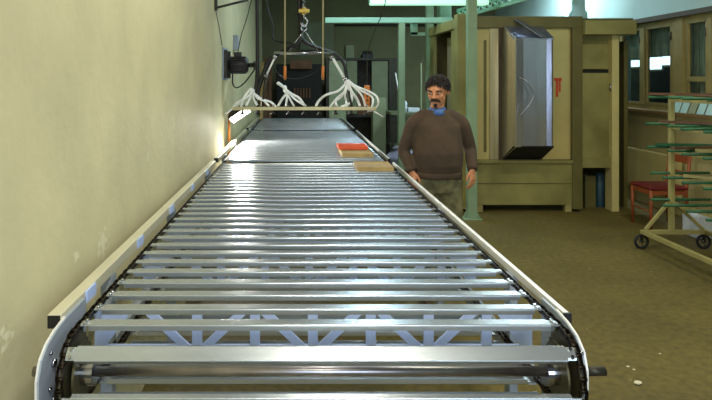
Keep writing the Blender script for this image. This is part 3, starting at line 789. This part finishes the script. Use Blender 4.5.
solo('crate', box(nb(), fx(357.5), fx(371.5), CYF + .05, CYB - .1, 0.94, 1.5, .01), 'brown', 'brown crate inside the open far cupboard', 'crate')
solo('green_box', box(nb(), fx(346), fx(354.5), CYF + .1, CYF + .5, zt, zt + .28, .01), 'cup', 'small dull green box standing on top of the far cupboard', 'box')
b = nb(); box(b, fx(363), fx(374), CYF + .1, CYF + .5, zt, zt + .09, .006)
for k in range(5): tube(b, [(fx(364.5 + 2 * k), CYF + .2, zt + .09), (fx(364.5 + 2 * k), CYF + .2, zt + .16)], .02, 6)
solo('tool_tray', b, 'black', 'dark tray with upright bits on top of the far cupboard', 'tray')
solo('steel_cabinet', box(nb(), fx(373, 11.6), fx(386, 11.6), 11.6, 11.9, 0, fz(98, 11.6), .008), 'cuplt', 'low pale green cabinet right of the lifting beam, before the cupboard', 'cabinet')
# dark machine at the left of the far wall
t = thing('dark_machine', 'dark bulky machine behind the lifter at the far wall', 'machine', (fx(300), CYF + .3, 0))
obj('body', box(nb(), fx(276), fx(322), CYF + .05, CYB, 0, fz(64), .02), 'dark', t)
b = nb(); box(b, fx(290), fx(312), CYF - .05, CYF + .05, fz(69), fz(60), .01); obj('hatch', b, 'brown', t, 'brown hatch')
b = nb()
for k in range(6): box(b, fx(294 + 3 * k), fx(295.5 + 3 * k), CYF + .02, CYF + .05, fz(98), fz(88))
obj('vent', b, 'brown', t)
solo('wall_panel', box(nb(), fx(300, 14.3), fx(334, 14.3), 14.3, 14.39, fz(50, 14.3), fz(22, 14.3), .01), 'cup', 'dull green panel high on the far wall above the machine', 'panel')
solo('wall_pipe', tube(nb(), [(fx(328, 14.3), 14.33, fz(25, 14.3)), (fx(380, 14.3), 14.33, fz(25, 14.3)), (fx(440, 14.3), 14.33, fz(25, 14.3))], .02, 8), 'black', 'dark pipe running along the far wall above the cupboard', 'pipe')
for k, (xa_, xb_, m_) in enumerate(((267, 272, 'brown'), (263, 267, 'tan'), (271, 276, 'brown'))):
    b = nb(); bar(b, Vector((fx(xa_), 12.0 - .12 * k, 0.02)), Vector((fx(xa_) - .02, 12.55 + .1 * k, 2.15 - .1 * k)), .07, .03, Vector((0, 1, 0)))
    solo('plank', b, m_, ['long brown plank leaning by the far left corner, the middle one', 'pale tan plank leaning nearest to the cream wall', 'brown plank leaning beside the dark machine, rightmost of three'][k], 'plank', 'planks leaning at the far end')
# bench, papers and bottle behind the man's shoulder
t = thing('work_bench', 'dark bench with clutter seen behind the man\'s shoulder', 'bench', (1.75, 11.6, 0))
obj('bench_top', box(nb(), 1.76, 2.55, 11.3, 12.0, 1.02, 1.07, .004), 'cup', t)
for x in (1.8, 2.5):
    for y in (11.35, 11.95): obj('leg', box(nb(), x - .03, x + .03, y - .03, y + .03, 0, 1.02), 'bracket', t)
obj('shelf', box(nb(), 1.78, 2.53, 11.35, 11.95, .4, .43), 'cup', t)
solo('white_canister', tube(nb(), [(2.02, 11.45, 1.07), (2.02, 11.45, 1.25), (2.02, 11.45, 1.3), (2.02, 11.45, 1.38)], [.07, .07, .03, .03], 16), 'whitebox', 'white canister on the bench behind the man', 'canister')
solo('paper_bundle', box(nb(), 2.10, 2.32, 11.4, 11.6, 1.07, 1.15, .01), 'whitebox', 'white bundle on the bench right of the canister', 'bundle')
solo('white_stick', tube(nb(), [(1.98, 11.36, 1.07), (1.86, 11.40, 1.82)], .012, 8), 'rope', 'thin white stick standing on the bench behind the man', 'stick')
solo('striped_pole', box(nb(), 2.36, 2.385, 11.5, 11.525, 1.07, 2.0, .003), 'cuplt', 'thin pale upright pole on the bench beside the booth', 'pole')
b = nb(); ell(b, (1.9, 11.0, .22), .30, .24, .20); 
for v in b.verts:
    v.co.z = max(v.co.z, .0); v.co.x += .03 * math.sin(v.co.z * 20); v.co.y += .02 * math.sin(v.co.x * 30)
tube(b, [(1.86, 11.0, .38), (1.84, 11.0, .46)], [.07, .1], 12)
solo('grey_sack', b, 'greycloth', 'tied grey sack on the floor between conveyor and man', 'sack')

# ------------------------------------------------------------------ right side: radiator, samples, chair, cart
t = thing('radiator', 'cream flat radiator on the right wall under the window', 'radiator', (XR, 8.25, .2))
obj('panel', box(nb(), XR - .09, XR - .03, 7.35, 8.78, .22, .74, .012), 'rad', t)
b = nb()
for y in (7.6, 8.6): box(b, XR - .03, XR - .001, y - .02, y + .02, .3, .65)
obj('wall_bracket', b, 'bracket', t)
obj('pipe', tube(nb(), [(XR - .06, 8.82, .0), (XR - .06, 8.82, .62), (XR - .06, 8.78, .62)], .011, 8), 'rad', t)
obj('valve', tube(nb(), [(XR - .06, 8.82, .62), (XR - .06, 8.82, .78)], .018, 8), 'bracket', t)

lab = ['pale blue sample card on the sill, leftmost of the row', 'pale blue sample card on the sill, second from the left', 'greenish sample card in the middle of the sill row',
       'pale blue sample card on the sill, fourth from the left', 'pale blue sample card on the sill, last at the right edge']
for k in range(5):
    y = 7.36 - k * .15; b = nb()
    quadprism(b, [(XR - .12, y - .06, WZ0), (XR - .12, y + .06, WZ0), (XR - .055, y + .06, WZ0 + .17), (XR - .055, y - .06, WZ0 + .17)], .008)
    bmesh.ops.translate(b, verts=b.verts, vec=(.0, 0, .004))
    solo('sample_card', b, 'cuplt' if k == 2 else 'tile', lab[k], 'sample card', 'sample cards on the window sill')

t = thing('wooden_chair', 'red-brown wooden chair with a dark red seat behind the rack cart', 'chair', (4.2, 6.95, 0))
x0, x1, y0, y1 = 3.96, 4.40, 6.74, 7.16
b = nb(); box(b, x0, x1, y0, y1, .445, .485, .02); obj('seat', b, 'seatred', t, 'dark red padded seat')
b = nb(); box(b, x0 + .02, x1 - .01, y0 + .02, y0 + .04, .39, .445); box(b, x0 + .02, x1 - .01, y1 - .04, y1 - .02, .39, .445)
box(b, x0 + .02, x0 + .04, y0 + .04, y1 - .04, .39, .445); box(b, x1 - .03, x1 - .01, y0 + .04, y1 - .04, .39, .445); obj('apron', b, 'chairwood', t)
for x, h in ((x0 + .025, .445), (x1 - .02, .84)):
    for y in (y0 + .025, y1 - .025):
        lg = nb(); tube(lg, [(x, y, 0), (x, y, .44)] if h < .5 else [(x + .03, y, 0), (x, y, .44), (x + .05, y, h)], [.015, .02] if h < .5 else [.015, .02, .016], 8); obj('leg', lg, 'chairwood', t)
b = nb(); box(b, x1 + .0, x1 + .02, y0 + .02, y1 - .02, .74, .83, .006); box(b, x1 - .015, x1 + .003, y0 + .02, y1 - .02, .60, .65, .005); obj('backrest', b, 'chairwood', t)
b = nb(); tube(b, [(x0 + .025, y0 + .03, .2), (x0 + .025, y1 - .03, .2)], .01, 8); obj('stretcher', b, 'chairwood', t)

t = thing('rack_cart', 'wheeled cream rack cart with tiers of green rods at the right edge', 'rack cart', (3.75, 5.3, 0))
cx0, cx1, cy0, cy1, cz = 3.44, 4.06, 4.62, 5.97, .178
for y in (cy0, cy1): obj('base_bar', box(nb(), cx0 - .02, cx1 + .02, y - .02, y + .02, cz - .02, cz + .02, .003), 'cart', t)
for x in (cx0, cx1): obj('base_bar', box(nb(), x - .02, x + .02, cy0 + .02, cy1 - .02, cz - .02, cz + .02, .003), 'cart', t)
for x in (cx0, cx1):
    for y in (cy0, cy1):
        w = nb()
        yy = y + .03; r = .062; pts = [(x + r * math.cos(a * PI / 10), yy, r + .012 + r * math.sin(a * PI / 10) ) for a in range(21)]
        tube(w, pts, .014, 8)
        wo = obj('wheel', w, 'rubber', t)
        w2_ = nb(); tube(w2_, [(x, yy - .012, r + .012), (x, yy + .012, r + .012)], .02, 12)
        for a in range(5): bar(w2_, (x, yy, r + .012), (x + .055 * math.cos(a * 2 * PI / 5), yy, r + .012 + .055 * math.sin(a * 2 * PI / 5)), .012, .01)
        obj('hub', w2_, 'steel', wo)
        f = nb(); bar(f, (x, yy - .022, r + .012), (x, y - .0, cz - .02), .014, .006); bar(f, (x, yy + .022, r + .012), (x, y + .02, cz - .02), .014, .006); obj('fork', f, 'bracket', t)
px_ = 3.72
zs = [1.52, 1.25, 1.02, .765, .50]
ds = [5.97, 5.70, 5.42, 5.12, 4.82, 4.62]
for y in (cy1, cy0):
    obj('upright', box(nb(), px_ - .022, px_ + .022, y - .022, y + .022, cz + .02, 1.56, .003), 'cart', t)
for y in (cy1, cy0):
    for s in (-1, 1):
        bb = nb(); bar(bb, (cx0 + .02 if s < 0 else cx1 - .02, y, cz + .02), (px_ + s * .03, y, .47), .026, .026, Vector((0, 1, 0))); obj('brace', bb, 'cart', t)
for zi, z in enumerate(zs):
    obj('tier_rail', box(nb(), px_ - .015, px_ + .015, cy0, cy1, z - .045, z - .015), 'cart', t)
    for di, d in enumerate(ds):
        j = random.uniform(-.03, .03)
        xa_, xb_ = 3.49 + j, 4.08 + random.uniform(-.03, .03)
        obj('support_rod', tube(nb(), [(xa_, d + random.uniform(-.01, .01), z + random.uniform(-.004, .006)), (xb_, d, z)], .0135, 8), 'garm', t, 'dark green rod')
# profiles lying on the tiers
ii = 0
pl = [(1.52, 3.52, 3.98, 5.6, 6.02, 'brod', 'brown profile lying across the top tier of the rack cart'),
      (1.25, 3.56, 4.16, 5.45, 5.9, 'brod', 'brown profile on the second tier of the rack cart'),
      (1.02, 3.50, 4.10, 5.75, 5.6, 'brod', 'brown profile on the middle tier of the rack cart, the farther one'),
      (1.02, 3.62, 4.20, 5.30, 5.45, 'cart', 'pale profile on the middle tier of the rack cart'),
      (1.02, 3.55, 4.1, 5.85, 5.95, 'garm', 'green profile on the middle tier of the rack cart'),
      (.765, 3.60, 4.18, 5.2, 5.6, 'cart', 'pale profile slanting on the fourth tier of the rack cart')]
for (z, xa_, xb_, ya, yb2, m_, l_) in pl:
    b = nb(); bar(b, (xa_, yb2, z + .032), (xb_, ya, z + .032), .045, .024); solo('metal_profile', b, m_, l_, 'profile')
solo('top_board', box(nb(), 3.50, 4.2, 4.7, 5.3, 1.542, 1.56, .003), 'brod', 'brown board on the top tier of the rack cart', 'board')
solo('white_canister', box(nb(), 4.22, 4.42, 6.35, 6.6, 0, .26, .03), 'whitebox', 'white plastic canister on the floor behind the cart wheel', 'canister')

# floor litter
lab = ['largest white plaster crumb on the floor near the conveyor', 'small pale crumb beside the largest one', 'small pale crumb behind the largest one', 'tiny pale crumb farther right of the others']
for k, (x, y, r) in enumerate(((638, 384, .018), (628, 367, .008), (634, 370, .007), (660, 354, .006))):
    D = F * CAMZ / (y - 79); b = nb(); ell(b, (P(x, y, D).x, D, r * .45), r * 1.3, r, r * .45, 10, 7)
    for v in b.verts: v.co += Vector((random.uniform(-1, 1), random.uniform(-1, 1), 0)) * r * .18
    solo('plaster_crumb', b, 'chip', lab[k], 'crumb', 'crumbs on the floor')

# ------------------------------------------------------------------ the man
MD = 4.8; MX = 1.12
man = thing('person', 'man in a brown sweater and khaki trousers walking beside the conveyor, looking down', 'person', (MX, MD, 0))
def remesh_obj(name, bm, m, vox, smooth=3, label=None, parent=man):
    o = obj(name, bm, m, parent, label)
    md = o.modifiers.new('r', 'REMESH'); md.mode = 'VOXEL'; md.voxel_size = vox; md.use_smooth_shade = True
    s = o.modifiers.new('s', 'SMOOTH'); s.factor = .5; s.iterations = smooth
    dg = bpy.context.evaluated_depsgraph_get(); dg.update()
    me = bpy.data.meshes.new_from_object(o.evaluated_get(dg)); o.modifiers.clear(); o.data = me
    if not me.materials: me.materials.append(M[m])
    for p in me.polygons: p.use_smooth = True
    return o
def V(x, y, z): return Vector((MX + x, MD + y, z))
def loft(bm, secs, n=20):          # (centre, rx, ry) horizontal ellipses
    skinrings(bm, [ring(bm, c, Vector((1, 0, 0)), Vector((0, 1, 0)), rx, ry, n) for c, rx, ry in secs])
HC = V(0.0, -.01, 1.603)
HR = Matrix.Rotation(math.radians(-30), 3, 'Z') @ Matrix.Rotation(math.radians(16), 3, 'X')
def H(x, y, z): return HC + HR @ Vector((x * 1.10, y, z * .93))
# joints (camera-left arm = his right arm)
shR, elR, wrR = V(-.195, 0, 1.36), V(-.262, .04, 1.12), V(-.220, -.06, .975)
shL, elL, wrL = V(.195, 0, 1.36), V(.275, .05, 1.14), V(.262, -.06, .99)
hipR, knR, anR = V(-.095, 0, .90), V(-.12, -.06, .50), V(-.13, -.12, .09)
hipL, knL, anL = V(.095, .0, .90), V(.115, .02, .50), V(.125, .10, .09)
def hand(bm, w, s, down):
    """palm and five fingers; s=-1 his right (camera left)"""
    d = down.normalized(); side = Vector((-s * .75, -.66, 0)); side = (side - d * side.dot(d)).normalized(); nrm = d.cross(side)
    rings = []
    for t_, a, b_ in ((-.03, .024, .022), (.0, .027, .02), (.03, .036, .018), (.065, .041, .017), (.085, .038, .014)):
        rings.append(ring(bm, w + d * t_, side, nrm, a, b_, 14))
    skinrings(bm, rings)
    inn = nrm if nrm.x * s < 0 else -nrm
    for k, (o_, L) in enumerate(((.030, .068), (.010, .078), (-.010, .072), (-.029, .056))):
        p0 = w + d * .070 + side * o_; p1 = w + d * .088 + side * o_ * 1.05
        p2 = p1 + d * L * .42 + inn * .008; p3 = p2 + d * L * .30 + inn * .016; p4 = p3 + d * L * .22 + inn * .018
        tube(bm, [p0, p1, p2, p3, p4], [.0095, .0095, .009, .0085, .0065], 8)
    t0 = w + d * .02 + side * .025; t1 = t0 + d * .028 + side * .024 + inn * .008; t2 = t1 + d * .03 + side * .008 + inn * .010; t3 = t2 + d * .02
    tube(bm, [t0, t1, t2, t3], [.013, .012, .0105, .008], 8)
b = nb()
# head: skull, jaw, face features
ell(b, H(0, .012, .025), .083, .095, .092, 28, 20, HR)
ell(b, H(0, -.028, -.045), .064, .062, .070, 24, 16, HR)
ell(b, H(0, -.072, -.098), .026, .022, .022, 14, 10, HR)
ell(b, H(0, -.07, .028), .052, .022, .03, 16, 10, HR)
for s in (-1, 1):
    ell(b, H(s * .036, -.066, -.022), .022, .020, .024, 14, 10, HR)
    ell(b, H(s * .076, .012, -.005), .009, .02, .032, 12, 10, HR)
    tube(b, [H(s * .048, -.076, .021), H(s * .028, -.088, .024), H(s * .012, -.088, .020)], [.007, .009, .007], 8)
tube(b, [H(0, -.088, .020), H(0, -.101, -.004), H(0, -.113, -.022), H(0, -.105, -.033)], [.0095, .011, .0145, .010], 10)
for s in (-1, 1): ell(b, H(s * .013, -.098, -.027), .009, .010, .008, 10, 8, HR)
tube(b, [H(-.024, -.083, -.062), H(0, -.094, -.059), H(.024, -.083, -.062)], [.004, .0065, .004], 8)
tube(b, [H(-.020, -.082, -.071), H(0, -.092, -.073), H(.020, -.082, -.071)], [.005, .0075, .005], 8)
tube(b, [V(0, .03, 1.40), V(0, .02, 1.47), H(0, .02, -.05)], [.070, .054, .052], 18)
loft(b, [(V(0, .01, .86), .15, .10), (V(0, .01, .95), .165, .115), (V(0, 0, 1.10), .165, .12), (V(0, 0, 1.28), .17, .115), (V(0, .01, 1.37), .13, .085), (V(0, .02, 1.43), .07, .055)])
for a, c_, d_, r in ((shR, elR, wrR, (.055, .045, .028)), (shL, elL, wrL, (.055, .045, .028))):
    tube(b, [V(0, .01, 1.38) if False else a + Vector((.07 if a.x < MX else -.07, 0, -.04)), a + Vector((0, 0, -.02)), c_, d_], [.035, .038, r[1], r[2]], 14)
for a, c_, d_ in ((hipR, knR, anR), (hipL, knL, anL)):
    tube(b, [a + Vector((0, 0, .05)), a, a.lerp(c_, .5), c_, c_.lerp(d_, .35), d_], [.08, .085, .075, .055, .055, .038], 14)
    tube(b, [d_ + Vector((0, .04, -.045)), d_ + Vector((0, -.05, -.055)), d_ + Vector((0, -.15, -.065))], [.032, .034, .024], 10)
hand(b, wrR, -1, Vector((.03, -.1, -1)))
hand(b, wrL, 1, Vector((.0, -.08, -1)))
remesh_obj('body', b, 'skin', .0055, 2)
# eyes, brows, moustache, stubble, hair
for s in (-1, 1):
    e = nb(); ell(e, H(s * .031, -.0795, .004), .012, .009, .007, 14, 10, HR); eo = obj('eye', e, 'eye', man)
    e = nb(); ell(e, H(s * .031 - .002, -.0868, .002), .005, .003, .0052, 10, 8, HR); obj('iris', e, 'iris', eo)
    e = nb(); tube(e, [H(s * .014, -.096, .026), H(s * .033, -.095, .033), H(s * .052, -.078, .027)], [.005, .0065, .004], 8); obj('eyebrow', e, 'hair', man)
e = nb(); tube(e, [H(-.036, -.084, -.068), H(-.026, -.092, -.052), H(0, -.105, -.046), H(.026, -.092, -.052), H(.036, -.084, -.068)], [.006, .0105, .0115, .0105, .006], 10)
obj('moustache', e, 'hair', man, 'dark thick moustache')
e = nb(); tube(e, [H(-.014, -.094, -.088), H(0, -.101, -.091), H(.014, -.094, -.088)], [.006, .009, .006], 8); ell(e, H(0, -.090, -.108), .015, .010, .010, 12, 8, HR)
obj('beard', e, 'hair', man, 'short dark chin beard')
def cap_hair():
    e = nb(); seg, rows = 36, 16
    R_ = []
    for j in range(rows + 1):
        row = []
        for i in range(seg):
            a = 2 * PI * i / seg          # a=-pi/2 is the face side
            fr_ = max(0, -math.sin(a))
            lim = math.radians(122 - 60 * fr_ ** .8 + 5 * math.sin(9 * a) + 4 * math.sin(17 * a))
            ph = lim * j / rows
            r = (.955 + .035 * math.sin(7 * a + 3 * ph) * math.sin(ph) + .03 * math.sin(13 * a + 9 * ph)) * (1 - .07 * (j / rows) ** 4)
            row.append(e.verts.new(H(.088 * r * math.sin(ph) * math.cos(a), .016 + .110 * r * math.sin(ph) * math.sin(a), .030 + .112 * r * math.cos(ph))))
        R_.append(row)
    for j in range(rows):
        for i in range(seg):
            e.faces.new((R_[j][i], R_[j + 1][i], R_[j + 1][(i + 1) % seg], R_[j][(i + 1) % seg])).smooth = True
    inner = [e.verts.new(H(0, .01, .02))]
    for i in range(seg): e.faces.new((R_[rows][i], inner[0], R_[rows][(i + 1) % seg]))
    bmesh.ops.remove_doubles(e, verts=e.verts, dist=.0005)
    rr = random.Random(3)
    for k in range(420):
        a = rr.uniform(0, 2 * PI); fr_ = max(0, -math.sin(a)); lim = math.radians(120 - 60 * fr_ ** .8); ph = lim * rr.uniform(.05, 1.0) ** .6
        def sp(ph, a, g): return H((.079 + g) * math.sin(ph) * math.cos(a), .016 + (.101 + g) * math.sin(ph) * math.sin(a), .030 + (.104 + g) * math.cos(ph))
        da = rr.uniform(-.25, .25)
        tube(e, [sp(ph, a, 0), sp(ph + .06, a + da * .5, .010), sp(ph + .15, a + da, .007)], [.005, .0045, .002], 5)
    obj('hair', e, 'hair', man, 'short dark curly hair')
cap_hair()
# shirt collar, sweater, trousers, shoes
e = nb(); tube(e, [V(0, .012, 1.40), V(0, .008, 1.452), V(-.002, .004, 1.475)], [.082, .070, .062], 24); ell(e, V(-.004, -.062, 1.432), .045, .034, .03); remesh_obj('shirt_collar', e, 'shirt', .006, 1, 'blue shirt showing at the neck')
e = nb()
loft(e, [(V(0, .0, .925), .180, .132), (V(0, 0, .95), .188, .140), (V(0, -.01, 1.02), .198, .158), (V(0, -.015, 1.12), .200, .162), (V(0, -.005, 1.25), .190, .143), (V(0, 0, 1.33), .188, .125), (V(0, .010, 1.39), .150, .105), (V(0, .015, 1.43), .105, .088), (V(0, .015, 1.452), .082, .076)], 28)
for a, c_, d_ in ((shR, elR, wrR), (shL, elL, wrL)):
    s = -1 if a.x < MX else 1
    tube(e, spline([a + Vector((-s * .12, .01, .05)), a + Vector((-s * .01, 0, -.01)), a.lerp(c_, .5), c_, c_.lerp(d_, .55), d_ + (d_ - c_).normalized() * .0]), [.064 - .0008 * i for i in range(31)], 18)
remesh_obj('sweater', e, 'sweater', .009, 4, 'brown long-sleeved knitted sweater')
for a, c_, d_ in ((shR, elR, wrR), (shL, elL, wrL)):
    e = nb(); q = (d_ - c_).normalized(); tube(e, [d_ - q * .035, d_ + q * .012], [.042, .038], 18); obj('cuff', e, 'sweater', man)
e = nb(); n_ = 28
rings = [ring(e, V(0, 0, z), Vector((1, 0, 0)), Vector((0, 1, 0)), .19 + g, .14 + g, n_) for z, g in ((.915, .0), (.92, .005), (.955, .006), (.965, .002))]
skinrings(e, rings); obj('waistband', e, 'sweater', man)
e = nb()
loft(e, [(V(0, 0, .80), .165, .12), (V(0, 0, .88), .178, .13), (V(0, 0, .935), .175, .13)], 24)
for a, c_, d_ in ((hipR, knR, anR), (hipL, knL, anL)):
    tube(e, spline([a + Vector((0, 0, 0)), a.lerp(c_, .5), c_, c_.lerp(d_, .5), d_ + Vector((0, 0, .0))]), [.108 - .0018 * i for i in range(25)], 18)
remesh_obj('trousers', e, 'trouser', .010, 4, 'baggy khaki trousers')
for d_ in (anR, anL):
    e = nb(); ell(e, V(0, 0, 0) - V(0, 0, 0) + Vector((d_.x, d_.y - .045, .045)), .05, .145, .045, 20, 12)
    for v in e.verts: v.co.z = max(v.co.z, .0)
    tube(e, [(d_.x, d_.y + .03, .05), (d_.x, d_.y + .02, .11)], [.047, .045], 14)
    obj('shoe', e, 'shoe', man)

# ------------------------------------------------------------------ outside the windows: dark yard, house with added panes glowing for the bright blob
t = thing('neighbour_house', 'dark house across the yard with added glowing panes for the bright blob in the far window', 'house', (9.2, 13.8, 0))
hy0 = 11.0
obj('wall', box(nb(), 11.0, 11.3, 9, 24, 0, 5), 'night', t)
for (ya, yc, za, zc_) in ((17.1, 18.0, 2.12, 2.42), (18.05, 18.9, 2.0, 2.36), (18.95, 20.0, 2.1, 2.3)):
    f = obj('blob_pane_frame', box(nb(), 10.95, 11.0, ya - .06, yc + .06, za - .06, zc_ + .06), 'woodframe', t)
    obj('blob_pane', box(nb(), 10.93, 10.95, ya, yc, za, zc_), 'blobglow', f, 'added glowing pane standing in for the bright blob')

# ------------------------------------------------------------------ ceiling lamps of the hall and the light they give
def lamp(x, y, z, L, along, energy, col, label, size=None):
    t = thing('ceiling_light', label, 'ceiling light', (x, y, z))
    hx, hy_ = (L / 2, .09) if along == 'x' else (.09, L / 2)
    obj('housing', box(nb(), x - hx, x + hx, y - hy_, y + hy_, z + .05, z + .11, .006), 'white_edge', t)
    obj('tube_cover', box(nb(), x - hx + .02, x + hx - .02, y - hy_ + .015, y + hy_ - .015, z + .01, z + .05, .01), 'tube2', t)
    b = nb()
    for s in (-.8, .8): tube(b, [(x + s * hx if along == 'x' else x, y + s * hy_ if along == 'y' else y, z + .11), (x + s * hx if along == 'x' else x, y + s * hy_ if along == 'y' else y, ZC)], .008, 6)
    obj('hanger', b, 'bracket', t)
    l = bpy.data.lights.new('lamp', 'AREA'); l.shape = 'RECTANGLE'; l.size = 2 * hx; l.size_y = 2 * hy_; l.energy = energy; l.color = col
    lo = bpy.data.objects.new('lamp_light', l); C.objects.link(lo); lo.location = (x, y, z)
    return lo
lamp(0.35, -0.3, 3.5, 1.5, 'y', 70, (1, .95, .80), 'ceiling light over the near end of the conveyor')
lamp(0.3, 3.2, 3.7, 1.5, 'y', 34, (1, .96, .84), 'ceiling light over the middle of the near conveyor')
lamp(1.0, 8.0, 3.9, 1.5, 'y', 44, (.62, .84, 1), 'ceiling light over the far conveyor')
lamp(3.3, 4.6, 3.8, 1.5, 'x', 38, (1, .97, .72), 'ceiling light over the aisle by the cart')
lamp(4.0, 10.2, 3.7, 1.5, 'x', 110, (.72, .93, 1), 'ceiling light behind the spray booth')

w = bpy.data.worlds.new('World'); bpy.context.scene.world = w; w.use_nodes = True
w.node_tree.nodes['Background'].inputs['Color'].default_value = (.10, .16, .22, 1); w.node_tree.nodes['Background'].inputs['Strength'].default_value = .25

# ------------------------------------------------------------------ camera
cam = bpy.data.cameras.new('camera'); co = bpy.data.objects.new('camera', cam); C.objects.link(co)
cam.sensor_width = 36; cam.lens = F / 712 * 36; cam.shift_x = (356 - 297.5) / 712; cam.shift_y = (79 - 200) / 712
cam.clip_start = .05
co.location = (0, 0, CAMZ); co.rotation_euler = (PI / 2, 0, 0)
sc = bpy.context.scene
sc.camera = co
sc.view_settings.view_transform = 'Standard'; sc.view_settings.look = 'None'; sc.view_settings.gamma = 1
sc.view_settings.exposure = 0.52
